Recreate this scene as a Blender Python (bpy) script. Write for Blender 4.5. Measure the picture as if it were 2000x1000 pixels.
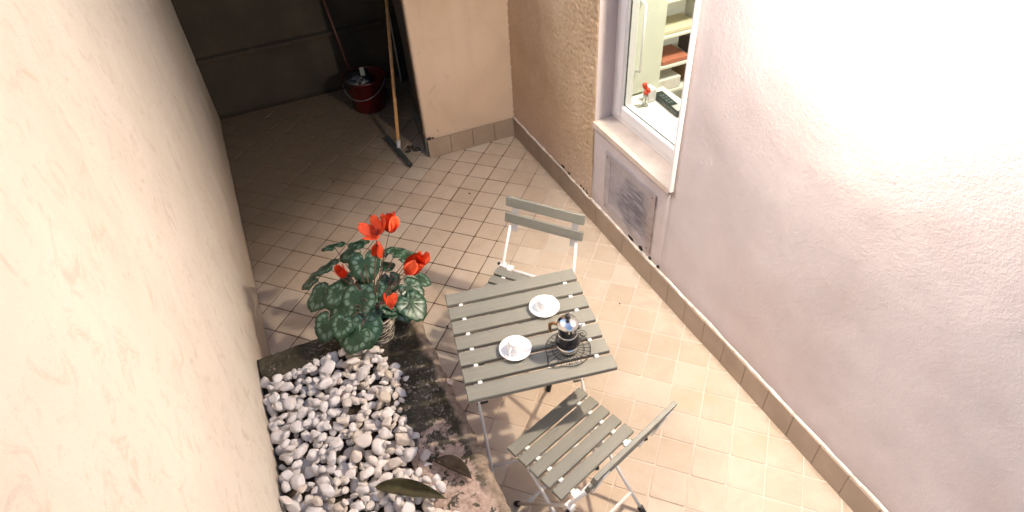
import bpy, bmesh, math, random
from mathutils import Vector, Matrix, noise
random.seed(7)
PI = math.pi
for o in list(bpy.data.objects): bpy.data.objects.remove(o)
S = bpy.context.scene
C = bpy.context.collection
R = math.radians

# ------------------------------------------------------------ camera, sky, sun, exposure
CAM = Vector((-1.64336, -3.85386, 2.54234))
cd = bpy.data.cameras.new('camera'); cam = bpy.data.objects.new('camera', cd); C.objects.link(cam)
right = Vector((0.9077, -0.4157, -0.0528)); down = Vector((-0.3173, -0.5956, -0.7379)); fwd = Vector((0.2754, 0.6882, -0.6717))
fwd.normalize(); right = (right - right.dot(fwd)*fwd).normalized(); up = right.cross(fwd).normalized()
M = Matrix(((right.x, up.x, -fwd.x), (right.y, up.y, -fwd.y), (right.z, up.z, -fwd.z))).to_4x4()
M.translation = CAM
cam.matrix_world = M
cd.sensor_width = 36; cd.lens = 36*1229.09/2000; cd.clip_start = 0.02; cd.clip_end = 200
S.camera = cam

SUN_EL, SUN_AZ = R(52), R(-49.5)
w = bpy.data.worlds.new('World'); S.world = w; w.use_nodes = True
nt = w.node_tree; bg = nt.nodes['Background']
sky = nt.nodes.new('ShaderNodeTexSky'); sky.sky_type = 'NISHITA'; sky.sun_disc = False
sky.sun_elevation = SUN_EL; sky.sun_rotation = SUN_AZ % (2*PI)
nt.links.new(sky.outputs[0], bg.inputs[0]); bg.inputs[1].default_value = 0.12
sl = bpy.data.lights.new('sun', 'SUN'); sl.energy = 0.9; sl.angle = R(18); sl.color = (1, .93, .88)
so = bpy.data.objects.new('sun', sl); C.objects.link(so)
# Nishita rotation is clockwise from +Y
sd = Vector((math.sin(SUN_AZ)*math.cos(SUN_EL), math.cos(SUN_AZ)*math.cos(SUN_EL), math.sin(SUN_EL)))
so.rotation_euler = sd.to_track_quat('Z', 'Y').to_euler()
S.view_settings.view_transform = 'Standard'; S.view_settings.look = 'None'
S.view_settings.exposure = 1.15; S.view_settings.gamma = 1; S.view_settings.use_curve_mapping = False

# ------------------------------------------------------------ helpers
def srgb(*c):
    return tuple((x/255/12.92 if x/255 <= .04045 else ((x/255+.055)/1.055)**2.4) for x in c)

class MT:
    """small procedural material builder"""
    def __init__(s, name, rough=.6, spec=.5, metal=0.0):
        s.m = bpy.data.materials.new(name); s.m.use_nodes = True
        s.t = s.m.node_tree; s.b = s.t.nodes['Principled BSDF']
        s.b.inputs['Roughness'].default_value = rough; s.b.inputs['Metallic'].default_value = metal
        s.b.inputs['Specular IOR Level'].default_value = spec
        s.pos = s.t.nodes.new('ShaderNodeNewGeometry').outputs['Position']
    def n(s, typ, **kw):
        x = s.t.nodes.new(typ)
        for k, v in kw.items(): setattr(x, k, v)
        return x
    def l(s, a, b): s.t.links.new(a, b)
    def objco(s): return s.n('ShaderNodeTexCoord').outputs['Object']
    def noise(s, scale, detail=4, rough=.55, co=None, dist=0):
        x = s.n('ShaderNodeTexNoise'); x.inputs['Scale'].default_value = scale; x.inputs['Detail'].default_value = detail
        x.inputs['Roughness'].default_value = rough; x.inputs['Distortion'].default_value = dist
        s.l(co if co is not None else s.pos, x.inputs['Vector']); return x.outputs['Fac']
    def ramp(s, fac, stops):
        x = s.n('ShaderNodeValToRGB'); e = x.color_ramp.elements
        e[0].position, e[0].color = stops[0][0], (*stops[0][1], 1); e[1].position, e[1].color = stops[-1][0], (*stops[-1][1], 1)
        for p, c in stops[1:-1]:
            k = e.new(p); k.color = (*c, 1)
        s.l(fac, x.inputs[0]); return x.outputs[0]
    def fr(s, fac, a, b):      # smooth 0..1 mask of a value between a and b
        x = s.n('ShaderNodeMapRange'); x.interpolation_type = 'SMOOTHSTEP'
        x.inputs[1].default_value = a; x.inputs[2].default_value = b; s.l(fac, x.inputs[0]); return x.outputs[0]
    def mix(s, f, a, b, mode='MIX'):
        x = s.n('ShaderNodeMix', data_type='RGBA', blend_type=mode)
        for v, i in ((f, 0), (a, 6), (b, 7)):
            if isinstance(v, (int, float)): x.inputs[i].default_value = v
            elif isinstance(v, tuple): x.inputs[i].default_value = (*v, 1)
            else: s.l(v, x.inputs[i])
        return x.outputs[2]
    def math(s, op, a, b=0.0):
        x = s.n('ShaderNodeMath', operation=op)
        for v, i in ((a, 0), (b, 1)):
            if isinstance(v, (int, float)): x.inputs[i].default_value = v
            else: s.l(v, x.inputs[i])
        return x.outputs[0]
    def xyz(s, co=None):
        x = s.n('ShaderNodeSeparateXYZ'); s.l(co if co is not None else s.pos, x.inputs[0]); return x.outputs
    def col(s, c):
        if isinstance(c, tuple): s.b.inputs['Base Color'].default_value = (*c, 1)
        else: s.l(c, s.b.inputs['Base Color'])
        return s
    def rough(s, v): s.l(v, s.b.inputs['Roughness']); return s
    def bump(s, h, strength=.3, dist=.01):
        x = s.n('ShaderNodeBump'); x.inputs['Strength'].default_value = strength; x.inputs['Distance'].default_value = dist
        s.l(h, x.inputs['Height']); s.l(x.outputs[0], s.b.inputs['Normal']); return s
    def rnd(s): return s.n('ShaderNodeObjectInfo').outputs['Random']

def simple(name, c, rough=.5, metal=0, vary=.12, scale=30, bump=0, bscale=80, spec=.5):
    k = MT(name, rough, spec, metal)
    f = k.noise(scale)
    lo = tuple(x*(1-vary) for x in c); hi = tuple(min(1, x*(1+vary)) for x in c)
    k.col(k.ramp(f, [(.3, lo), (.7, hi)]))
    if bump: k.bump(k.noise(bscale, 5), bump, .004)
    return k.m

def tag(o, label=None, cat=None, group=None, kind=None):
    if label: o['label'] = label
    if cat: o['category'] = cat
    if group: o['group'] = group
    if kind: o['kind'] = kind
    return o
def thing(name, label, cat, loc=(0, 0, 0), rz=0, group=None):
    o = bpy.data.objects.new(name, None); C.objects.link(o); o.empty_display_size = .05
    o.location = loc; o.rotation_euler = (0, 0, rz)
    return tag(o, label, cat, group)
def finish(bm, smooth=False):
    bmesh.ops.recalc_face_normals(bm, faces=bm.faces)
    for f in bm.faces: f.smooth = smooth
def obj(name, bm, mat, parent=None, world=False, smooth=False, loc=None):
    me = bpy.data.meshes.new(name)
    if isinstance(bm, bpy.types.Mesh): me = bm
    else:
        finish(bm, smooth)
        if world and parent is not None: bmesh.ops.translate(bm, verts=bm.verts, vec=-Vector(parent.location))
        bm.to_mesh(me); bm.free(); me.materials.append(mat)
    o = bpy.data.objects.new(name, me); C.objects.link(o)
    if parent is not None: o.parent = parent
    if loc is not None: o.location = loc
    return o
def new(): return bmesh.new()
def box(bm, x0, x1, y0, y1, z0, z1, bev=0, mtx=None):
    g = bmesh.ops.create_cube(bm, size=1)
    vs = g['verts']
    for v in vs:
        v.co = Vector(((x0+x1)/2+v.co.x*(x1-x0), (y0+y1)/2+v.co.y*(y1-y0), (z0+z1)/2+v.co.z*(z1-z0)))
    if bev:
        es = list({e for v in vs for e in v.link_edges})
        r = bmesh.ops.bevel(bm, geom=es, offset=bev, segments=1, affect='EDGES')
        vs = list({v for v in r['verts']} | {v for v in vs if v.is_valid})
        vs = [v for v in vs if v.is_valid]
    if mtx is not None: bmesh.ops.transform(bm, matrix=mtx, verts=vs)
    return bm
def B(*a, **k): return box(new(), *a, **k)
def tube(bm, pts, r, seg=8, cap=True):
    pts = [Vector(p) for p in pts]; rings = []
    rs = r if isinstance(r, (list, tuple)) else [r]*len(pts)
    ref = None
    for i, p in enumerate(pts):
        a = pts[i]-pts[i-1] if i else pts[1]-pts[0]
        b = pts[i+1]-pts[i] if i < len(pts)-1 else a
        d = (a.normalized()+b.normalized()).normalized()
        if ref is None: ref = d.orthogonal().normalized()
        n1 = (ref-ref.dot(d)*d).normalized(); ref = n1; n2 = d.cross(n1)
        rings.append([bm.verts.new(p+rs[i]*(math.cos(2*PI*k/seg)*n1+math.sin(2*PI*k/seg)*n2)) for k in range(seg)])
    closed = (pts[0]-pts[-1]).length < 1e-6
    for i in range(len(rings)-1):
        for k in range(seg):
            bm.faces.new((rings[i][k], rings[i][(k+1) % seg], rings[i+1][(k+1) % seg], rings[i+1][k]))
    if cap and not closed:
        bm.faces.new(rings[0][::-1]); bm.faces.new(rings[-1])
    return bm
def T(pts, r, seg=8): return tube(new(), pts, r, seg)
def lathe(bm, prof, seg=32, loc=(0, 0, 0)):
    L = Vector(loc); rings = []
    for r, z in prof:
        if r < 1e-5: rings.append([bm.verts.new(L+Vector((0, 0, z)))])
        else: rings.append([bm.verts.new(L+Vector((r*math.cos(2*PI*k/seg), r*math.sin(2*PI*k/seg), z))) for k in range(seg)])
    for a, b in zip(rings, rings[1:]):
        for k in range(seg):
            k2 = (k+1) % seg
            if len(a) == 1 and len(b) == 1: continue
            if len(a) == 1: bm.faces.new((a[0], b[k], b[k2]))
            elif len(b) == 1: bm.faces.new((a[k], a[k2], b[0]))
            else: bm.faces.new((a[k], a[k2], b[k2], b[k]))
    return bm
def L(prof, seg=32, loc=(0, 0, 0)): return lathe(new(), prof, seg, loc)
def grid(nu, nv, fn):
    """open sheet: fn(i/nu, j/nv) -> point"""
    bm = new(); vs = [[bm.verts.new(fn(i/nu, j/nv)) for j in range(nv+1)] for i in range(nu+1)]
    for i in range(nu):
        for j in range(nv): bm.faces.new((vs[i][j], vs[i+1][j], vs[i+1][j+1], vs[i][j+1]))
    return bm
def slab(nu, nv, top, thick):
    """closed sheet with real thickness: front surface top(u,v), back shifted by the vector thick"""
    bm = new(); tv = Vector(thick)
    A = [[bm.verts.new(top(i/nu, j/nv)) for j in range(nv+1)] for i in range(nu+1)]
    Bk = {}
    ring = [(i, 0) for i in range(nu)]+[(nu, j) for j in range(nv)]+[(i, nv) for i in range(nu, 0, -1)]+[(0, j) for j in range(nv, 0, -1)]
    for i in range(nu):
        for j in range(nv): bm.faces.new((A[i][j], A[i+1][j], A[i+1][j+1], A[i][j+1]))
    for q in ring: Bk[q] = bm.verts.new(A[q[0]][q[1]].co+tv)
    for a, b in zip(ring, ring[1:]+ring[:1]): bm.faces.new((A[a[0]][a[1]], A[b[0]][b[1]], Bk[b], Bk[a]))
    bm.faces.new([Bk[q] for q in ring])
    return bm
def copy_tree(o, parent=None):
    c = o.copy(); C.objects.link(c); c.parent = parent
    for ch in list(o.children): copy_tree(ch, c)
    return c
def fbm(p, s, oct=4):
    return noise.fractal(Vector(p)*s, 1.0, 2.0, oct)

# ------------------------------------------------------------ materials
k = MT('floor_tile', .42, .4)
f = k.noise(7, 6, .6, dist=.6); f2 = k.noise(60, 4)
c = k.ramp(f, [(.25, (.50, .395, .295)), (.5, (.58, .47, .362)), (.78, (.645, .54, .43))])
c = k.mix(k.math('MULTIPLY', k.rnd(), .5), c, (.485, .375, .26))
rn = k.n('ShaderNodeTexWhiteNoise', noise_dimensions='1D'); k.l(k.rnd(), rn.inputs['W'])
c = k.mix(k.math('MULTIPLY', k.fr(rn.outputs['Value'], .72, .95), .45), c, (.61, .545, .44))
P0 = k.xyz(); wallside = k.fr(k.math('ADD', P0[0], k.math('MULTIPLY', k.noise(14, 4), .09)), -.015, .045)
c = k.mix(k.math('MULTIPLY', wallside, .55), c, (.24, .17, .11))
c = k.mix(k.math('MULTIPLY', k.fr(f2, .5, .8), .3), c, (.72, .58, .44))
stain = k.fr(k.noise(2.3, 3), .56, .74)
c = k.mix(k.math('MULTIPLY', stain, .35), c, (.52, .36, .2))
P = k.xyz()
# passage shade and some grime painted into the tiles, deepening towards the back left
shade_dirt = k.math('MULTIPLY', k.fr(k.math('ADD', k.math('SUBTRACT', P[1], k.math('MULTIPLY', P[0], .75)), k.math('MULTIPLY', k.noise(1.9, 5), .9)), .55, 1.85), .9)
c = k.mix(shade_dirt, c, (.10, .072, .045))
c = k.mix(k.math('MULTIPLY', k.fr(k.noise(190, 2), .68, .74), .35), c, (.2, .13, .08))
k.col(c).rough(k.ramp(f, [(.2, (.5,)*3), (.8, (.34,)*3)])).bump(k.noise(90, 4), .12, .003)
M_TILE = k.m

k = MT('grout', .9, .2)
P = k.xyz(); side = k.fr(k.math('ADD', k.math('SUBTRACT', k.math('MULTIPLY', P[0], .9), k.math('MULTIPLY', P[1], .55)), k.math('MULTIPLY', k.noise(2.2, 4), .6)), .22, .74)
k.col(k.mix(side, k.ramp(k.noise(25), [(.3, (.10, .066, .04)), (.7, (.185, .125, .08))]), (.66, .55, .45)))
M_GROUT = k.m

k = MT('rough_stucco', .9, .15)
f = k.noise(3.5, 5, .6); P = k.xyz()
c = k.ramp(f, [(.25, (.47, .33, .205)), (.55, (.56, .405, .265)), (.8, (.62, .47, .33))])
c = k.mix(k.math('MULTIPLY', k.fr(k.math('ADD', P[2], k.math('MULTIPLY', k.noise(2), .35)), .75, .25), .55), c, (.58, .46, .39))
c = k.mix(k.math('MULTIPLY', k.fr(k.noise(70, 4, .7), .52, .70), .5), c, (.31, .19, .10))
k.col(c).bump(k.noise(230, 4, .7), .6, .004)
M_STUCCO = k.m

k = MT('back_plaster', .88, .15)
f = k.noise(2.2, 6, .6, dist=.4); P = k.xyz()
c = k.ramp(f, [(.25, (.50, .375, .27)), (.55, (.585, .445, .33)), (.8, (.63, .495, .385))])
st = k.n('ShaderNodeMapping'); st.inputs['Scale'].default_value = (9, 9, .8); k.l(k.pos, st.inputs[0])
streak = k.fr(k.noise(1, 4, .6, co=st.outputs[0]), .5, .8)
top_falloff = k.fr(k.math('ADD', P[2], k.math('MULTIPLY', streak, .16)), .62, 1.5)  # light falling off upward, put into the plaster colour and broken by streaks
c = k.mix(k.math('MULTIPLY', top_falloff, .5), c, (.30, .20, .12))
sm = k.fr(k.noise(6.5, 3, .5, dist=1.2), .66, .75)
c = k.mix(k.math('MULTIPLY', sm, .3), c, (.34, .23, .14))
k.col(c).bump(k.noise(45, 5), .2, .005)
M_PLASTER = k.m

k = MT('lilac_plaster', .8, .2)
f = k.noise(3, 6, .6)
c = k.ramp(f, [(.25, (.52, .45, .445)), (.55, (.595, .525, .52)), (.8, (.64, .575, .565))])
c = k.mix(k.math('MULTIPLY', k.fr(k.noise(1.3, 4), .5, .75), .3), c, (.56, .43, .36))
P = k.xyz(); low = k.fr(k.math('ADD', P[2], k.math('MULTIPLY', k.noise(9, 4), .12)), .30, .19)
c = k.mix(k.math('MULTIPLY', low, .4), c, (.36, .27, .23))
k.col(c).bump(k.math('ADD', k.noise(55, 6, .7), k.math('ADD', k.math('MULTIPLY', k.noise(7, 4), 1.2), k.math('MULTIPLY', k.noise(170, 4, .7), .6))), .5, .005)
M_LILAC = k.m

k = MT('cream_plaster', .85, .15)
f = k.noise(1.7, 6, .6)
c = k.ramp(f, [(.25, (.60, .54, .46)), (.55, (.67, .61, .53)), (.8, (.71, .66, .58))])
c = k.mix(k.math('MULTIPLY', k.fr(k.noise(5, 5, .7, dist=.8), .58, .78), .18), c, (.5, .4, .3))
P = k.xyz(); st = k.n('ShaderNodeMapping'); st.inputs['Scale'].default_value = (7, 7, .6); k.l(k.pos, st.inputs[0])
run = k.fr(k.noise(1, 5, .6, co=st.outputs[0]), .55, .75)
c = k.mix(k.math('MULTIPLY', run, .16), c, (.42, .33, .24))
damp = k.fr(k.math('ADD', P[2], k.math('MULTIPLY', k.noise(4.5, 6, .7), .75)), 1.0, .55)
c = k.mix(k.math('MULTIPLY', damp, .5), c, (.33, .25, .17))
c = k.mix(k.math('MULTIPLY', k.fr(k.noise(11, 7, .75, dist=1.2), .50, .68), .42), c, (.44, .35, .26))
c = k.mix(k.math('MULTIPLY', k.fr(k.noise(160, 4, .7), .60, .70), .35), c, (.40, .32, .24))
k.col(c).bump(k.math('ADD', k.noise(28, 6, .75), k.math('ADD', k.math('MULTIPLY', k.noise(5, 4), 1.6), k.math('MULTIPLY', k.noise(230, 4, .7), .5))), .6, .008)
M_CREAM = k.m

M_NOOK = simple('dim_plaster', (.042, .032, .021), .95, vary=.3, scale=3, bump=.3, bscale=40)  # passage dimness put into a near-black base colour
M_HOLE = simple('dark_cavity', (.012, .011, .009), 1, vary=.4, scale=8)
k = MT('skirting_tile', .45, .4)
c = k.ramp(k.noise(5, 6, .6), [(.25, (.26, .19, .135)), (.6, (.345, .26, .19)), (.85, (.41, .32, .245))])
c = k.mix(k.math('MULTIPLY', k.rnd(), .3), c, (.29, .235, .19))
k.col(c).bump(k.noise(70, 4), .15, .003); M_SKIRT = k.m
M_CAULK = simple('old_caulk', (.72, .64, .54), .8, vary=.35, scale=22, bump=.3)
M_STEEL = simple('white_steel', (.80, .78, .75), .35, vary=.04, scale=25)
M_RUB = simple('black_plastic', (.012, .012, .012), .45, vary=.3, scale=20)
k = MT('grey_green_slat', .52, .35)
st = k.n('ShaderNodeMapping'); st.inputs['Scale'].default_value = (3, 60, 60); k.l(k.objco(), st.inputs[0])
g = k.noise(1.5, 5, .6, co=st.outputs[0])
c = k.ramp(g, [(.25, (.178, .178, .150)), (.55, (.205, .203, .171)), (.8, (.235, .230, .196))])
c = k.mix(k.math('MULTIPLY', k.rnd(), .22), c, (.20, .195, .165))
c = k.mix(k.math('MULTIPLY', k.fr(k.noise(9, 4), .55, .8), .18), c, (.255, .25, .212))
k.col(c).bump(g, .12, .002); M_SLAT = k.m
M_PORC = simple('white_porcelain', (.86, .86, .85), .12, vary=.02)
M_PVC = simple('white_window_plastic', (.80, .77, .76), .3, vary=.03, scale=6)
M_GASK = simple('grey_gasket', (.10, .10, .095), .6)
M_SILL = simple('cream_stone_sill', (.66, .55, .46), .5, vary=.12, scale=9, bump=.1, bscale=120)
k = MT('window_glass', .02, .5); k.b.inputs['Transmission Weight'].default_value = 1.0; k.b.inputs['IOR'].default_value = 1.3
k.col((.97, 1, .97)); M_GLASS = k.m
M_ROOMW = simple('room_white', (.74, .74, .66), .6, vary=.04, scale=3)
M_CAB = simple('white_cabinet', (.70, .71, .60), .35, vary=.04, scale=4)
M_COUNT = simple('pale_inner_shelf', (.72, .70, .64), .3, vary=.08, scale=14)
M_RED = simple('red_plastic', (.075, .005, .005), .35, vary=.15)
M_BAG = simple('black_bin_bag', (.012, .013, .014), .28, vary=.4, scale=30, bump=.6, bscale=50)
k = MT('broom_wood', .5, .4)
st = k.n('ShaderNodeMapping'); st.inputs['Scale'].default_value = (50, 50, 3); k.l(k.objco(), st.inputs[0])
k.col(k.ramp(k.noise(1, 4, co=st.outputs[0]), [(.3, (.42, .22, .085)), (.7, (.58, .33, .14))])); M_WOOD = k.m

k = MT('planter_rim', .95, .15)
f = k.noise(9, 8, .65, dist=.5); P = k.xyz()
moss = k.ramp(f, [(.25, (.022, .019, .012)), (.45, (.055, .048, .032)), (.62, (.10, .088, .064)), (.8, (.20, .175, .14))])
moss = k.mix(k.math('MULTIPLY', k.fr(k.noise(75, 4, .7), .52, .64), k.fr(k.noise(7, 4, .6), .46, .62)), moss, (.36, .32, .29))
plas = k.ramp(k.noise(48, 6, .75), [(.32, (.24, .165, .125)), (.5, (.46, .345, .285)), (.75, (.62, .50, .43))])
pm = k.fr(k.math('ADD', k.math('MULTIPLY', P[1], -1), k.math('MULTIPLY', k.math('SUBTRACT', k.noise(13, 5, .65), .5), .85)), 2.46, 2.53)
hole = k.fr(k.noise(21, 5, .65, dist=.4), .535, .575)
pm = k.math('MULTIPLY', pm, k.math('SUBTRACT', 1, hole))
strip_ = k.math('ADD', P[0], k.math('MULTIPLY', k.math('SUBTRACT', k.noise(18, 5, .65), .5), .12))
pm = k.math('MULTIPLY', pm, k.math('MAXIMUM', k.fr(strip_, -1.37, -1.39), k.fr(P[1], -2.70, -2.80)))
c = k.mix(pm, moss, plas)
edge = k.fr(k.math('ADD', P[0], k.math('MULTIPLY', k.math('SUBTRACT', k.noise(16, 5, .65), .5), .07)), -1.372, -1.345)
c = k.mix(edge, c, k.ramp(k.noise(30, 5, .7), [(.3, (.17, .125, .09)), (.7, (.40, .32, .25))]))
k.col(c).bump(k.noise(70, 6, .75), .8, .008); M_RIM = k.m
M_CONC = simple('planter_side', (.30, .23, .17), .95, vary=.3, scale=8, bump=.5, bscale=50)
M_SOIL = simple('dark_soil', (.05, .038, .027), 1, vary=.6, scale=50, bump=1, bscale=110)
k = MT('white_pebble', .6, .3)
r = k.rnd()
c = k.ramp(r, [(0, (.58, .50, .42)), (.25, (.67, .61, .56)), (.6, (.73, .68, .645)), (.85, (.64, .61, .60)), (1, (.55, .47, .38))])
c = k.mix(k.math('MULTIPLY', k.fr(k.noise(38, 4), .5, .75), .28), c, (.47, .38, .29))
k.col(c).bump(k.noise(130, 4), .15, .003); M_PEB = k.m
def dead(name, a, b):
    k = MT(name, .6, .3)
    k.col(k.ramp(k.noise(28, 5, .6), [(.3, a), (.7, b)])).bump(k.noise(80), .3, .003); return k.m
M_DEAD1 = dead('olive_dead_leaf', (.028, .024, .010), (.07, .06, .026)); M_DEAD2 = dead('brown_dead_leaf', (.022, .014, .008), (.06, .042, .025))

# cyclamen leaf: UV u = 0 centre .. 1 margin, v = angle
k = MT('cyclamen_leaf', .38, .5)
uv = k.n('ShaderNodeUVMap'); U = k.xyz(uv.outputs[0])
nz = k.math('ADD', k.noise(48, 4, .65), k.math('MULTIPLY', k.math('SUBTRACT', k.rnd(), .5), .45))
rr = k.math('ADD', U[0], k.math('MULTIPLY', k.math('SUBTRACT', nz, .5), .38))
band = k.math('MULTIPLY', k.fr(rr, .46, .60), k.math('SUBTRACT', 1, k.fr(rr, .70, .84)))
vein = k.math('ABSOLUTE', k.math('SINE', k.math('MULTIPLY', U[1], 2*PI*5.5)))
band = k.math('MULTIPLY', band, k.fr(vein, .12, .7))
gr = k.ramp(k.noise(24), [(.3, (.006, .032, .013)), (.7, (.016, .065, .026))])
c = k.mix(k.math('MULTIPLY', band, .56), gr, (.20, .31, .24))
c = k.mix(k.math('MULTIPLY', k.math('SUBTRACT', 1, k.fr(vein, .02, .12)), .3), c, (.09, .16, .08))
k.col(c).bump(vein, .35, .004); M_LEAF = k.m
k = MT('cyclamen_petal', .5, .3)
uv = k.n('ShaderNodeUVMap'); U = k.xyz(uv.outputs[0])
k.col(k.mix(k.noise(30), k.ramp(U[0], [(0, (.5, .02, .012)), (.3, (.86, .10, .03)), (1, (.90, .145, .05))]), (.88, .12, .038)))
k.b.inputs['Subsurface Weight'].default_value = 0
M_PETAL = k.m
M_STEM = simple('red_brown_stem', (.11, .045, .03), .5, vary=.3, scale=30)
M_CANE = simple('pale_woven_cane', (.46, .40, .31), .7, vary=.3, scale=40)
M_POTIN = simple('pot_liner', (.035, .026, .02), .9, vary=.4)
M_CHROME = MT('polished_aluminium', .16, .5, 1.0).col((.78, .77, .76)).m
M_MBLK = MT('gloss_black_enamel', .12, .5).col((.006, .007, .011)).m
M_BRASS = MT('amber_handle', .3, .5, .3).col((.20, .09, .03)).m
M_WIRE = MT('dark_wire', .4, .5, .7).col((.05, .048, .045)).m
k = MT('vent_plate', .55, .4)
P = k.xyz()
f = k.noise(7, 6, .65, dist=.7)
c = k.ramp(f, [(.25, (.28, .245, .25)), (.5, (.39, .345, .345)), (.8, (.49, .43, .425))])
sc = k.n('ShaderNodeMapping'); sc.inputs['Scale'].default_value = (1, 4, 60); k.l(k.pos, sc.inputs[0])
dd = k.n('ShaderNodeVectorMath', operation='DISTANCE'); k.l(k.pos, dd.inputs[0]); dd.inputs[1].default_value = (0, -1.62, .38)
ctr_ = k.math('ADD', dd.outputs['Value'], k.math('MULTIPLY', k.math('SUBTRACT', k.noise(8, 4, .6), .5), .34))
scr = k.math('MULTIPLY', k.fr(k.noise(2.2, 5, .6, co=sc.outputs[0]), .40, .56), k.fr(ctr_, .20, .10))
scr = k.math('MAXIMUM', scr, k.math('MULTIPLY', k.fr(k.noise(16, 4, .6, dist=1), .6, .66), k.fr(ctr_, .22, .12)))
c = k.mix(k.math('MULTIPLY', scr, .7), c, (.085, .085, .10))
rust = k.fr(k.math('ADD', P[1], k.math('MULTIPLY', k.noise(7, 3), .2)), -1.56, -1.72)
c = k.mix(k.math('MULTIPLY', rust, .35), c, (.33, .22, .165))
k.col(c).bump(k.noise(60), .2, .002); M_VENT = k.m
M_DARK = simple('dark_grime', (.03, .027, .022), .95, vary=.4)
M_GRIMEGAP = simple('vent_void', (.03, .03, .033), .9)
M_LAMPM = simple('lamp_grey_metal', (.16, .16, .16), .45)
k = MT('lit_bulb', .4); k.col((1, .9, .75)); k.b.inputs['Emission Color'].default_value = (1, .82, .6, 1); k.b.inputs['Emission Strength'].default_value = 6; M_BULB = k.m

# ------------------------------------------------------------ floor with its tiles
XL = -2.05                 # face of the left wall
XE = -1.32                 # outer edge of the planter
PY = -1.75                 # far end of the planter
PH = 0.40                  # planter height
floor = obj('floor', B(-2.3, 1.0, -5.2, 1.9, -.06, -.003), M_GROUT); tag(floor, kind='structure')
TS = .14972; TA = -.77799; TO = Vector((-.73885, -.12479, 0))
def tile_mesh(i):
    rg = random.Random(i); h = TS/2-.0031; bm = new()
    pts = []
    for sx, sy in ((-1, -1), (1, -1), (1, 1), (-1, 1)):
        c = .0025+rg.random()*.003; j = lambda: rg.uniform(-.0012, .0012)
        a = (sx*(h-c)+j(), sy*h+j()); b = (sx*h+j(), sy*(h-c)+j())
        pts += [a, b] if sx*sy > 0 and False else ([b, a] if (sx, sy) in ((1, 1), (-1, -1)) else [a, b])
    pts.sort(key=lambda q: math.atan2(q[1], q[0]))
    bot = [bm.verts.new((x, y, -.012)) for x, y in pts]
    mid = [bm.verts.new((x, y, -.0016)) for x, y in pts]
    top = [bm.verts.new((x*.978, y*.978, 0)) for x, y in pts]
    n = len(pts)
    for q in range(n):
        bm.faces.new((bot[q], bot[(q+1) % n], mid[(q+1) % n], mid[q])); bm.faces.new((mid[q], mid[(q+1) % n], top[(q+1) % n], top[q]))
    bm.faces.new(top)
    finish(bm); me = bpy.data.meshes.new('tile'); bm.to_mesh(me); bm.free(); me.materials.append(M_TILE); return me
tmeshes = [tile_mesh(i) for i in range(6)]
ca, sa = math.cos(TA), math.sin(TA)
def in_view(p, m=1.02):
    d = p-CAM; z = d.dot(fwd)
    if z < .05: return None
    u = d.dot(right)/z*1229.09/1000; v = d.dot(-up)/z*1229.09/500
    return (z, u, v) if abs(u) < m and abs(v) < m*1.02 else None
cells = []
for u in range(-30, 40):
    for v in range(-25, 45):
        uu, vv = (u+.5)*TS, -(v+.5)*TS
        p = TO+Vector((ca*uu-sa*vv, sa*uu+ca*vv, 0))
        if p.x < XL-.1 or p.x > .1 or p.y < -4.9 or p.y > 1.55: continue
        if p.y > .1 and p.x > -.42: continue
        if p.x < XE-.11 and p.y < PY-.11: continue
        iv = in_view(p)
        if p.x > 0 or (p.y > .03 and p.x > -.62+.14*p.y) or (p.x < XE and p.y < PY+.02): key = 9  # mostly under a wall
        else: key = (0 if iv and abs(iv[1]) < .36 else .6 if iv else 5)+(iv[0] if iv else 9)*.1
        # planter hides floor behind it
        cells.append((key, p))
cells.sort(key=lambda q: q[0])
rt = random.Random(3)
def tile_mtx(p):
    return Matrix.Translation(p+Vector((0, 0, rt.uniform(-.0012, .0010)))) @ Matrix.Rotation(TA+rt.choice((0, 1, 2, 3))*PI/2+rt.uniform(-.006, .006), 4, 'Z') @ Matrix.Rotation(rt.uniform(-.006, .006), 4, 'X') @ Matrix.Rotation(rt.uniform(-.006, .006), 4, 'Y')
rest = new()
for i, (_, p) in enumerate(cells):
    mt = tile_mtx(p)
    if i < 300:
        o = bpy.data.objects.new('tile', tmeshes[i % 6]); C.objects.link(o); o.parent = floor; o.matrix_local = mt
    else:
        n0 = len(rest.verts); rest.from_mesh(tmeshes[i % 6]); rest.verts.ensure_lookup_table()
        bmesh.ops.transform(rest, matrix=mt, verts=rest.verts[n0:])
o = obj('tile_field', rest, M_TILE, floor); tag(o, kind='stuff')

# ------------------------------------------------------------ walls
WY0, WY1, WZ0, WZ1 = -1.885, -1.150, .70, 2.02       # window opening
HW = 3.1
wall = thing('courtyard_wall', 'long wall on the right, rough ochre stucco turning to smooth lilac plaster round the window', 'wall', (0, -1.2, 0))
def stucco(u, v):
    y = WY1+(0-WY1)*u; z = .13+(HW-.13)*v
    coarse = max(0, 1-abs(u-.0)/.75)
    d = fbm((3, y, z), 6, 3)*.0016 + fbm((8, y, z), 48, 3)*(.0014+.0050*coarse)
    return Vector((-abs(.006+d) if False else -.006-d*.8, y, z))
o = obj('stucco_field', slab(230, 520, stucco, (.14, 0, 0)), M_STUCCO, wall, True, True)
def smooth_wall(name, y0, y1, z0, z1):
    nu, nv = max(4, int((y1-y0)/.03)), max(4, int((z1-z0)/.03))
    fn = lambda u, v: Vector((-fbm((1, y0+(y1-y0)*u, z0+(z1-z0)*v), 5, 3)*.002*min(1, 12*min(u, 1-u, v, 1-v)), y0+(y1-y0)*u, z0+(z1-z0)*v))
    return obj(name, slab(nu, nv, fn, (.18, 0, 0)), M_LILAC, wall, True, True)
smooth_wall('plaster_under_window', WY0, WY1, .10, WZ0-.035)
smooth_wall('plaster_beside_window', -5.0, WY0, .10, HW)
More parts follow.
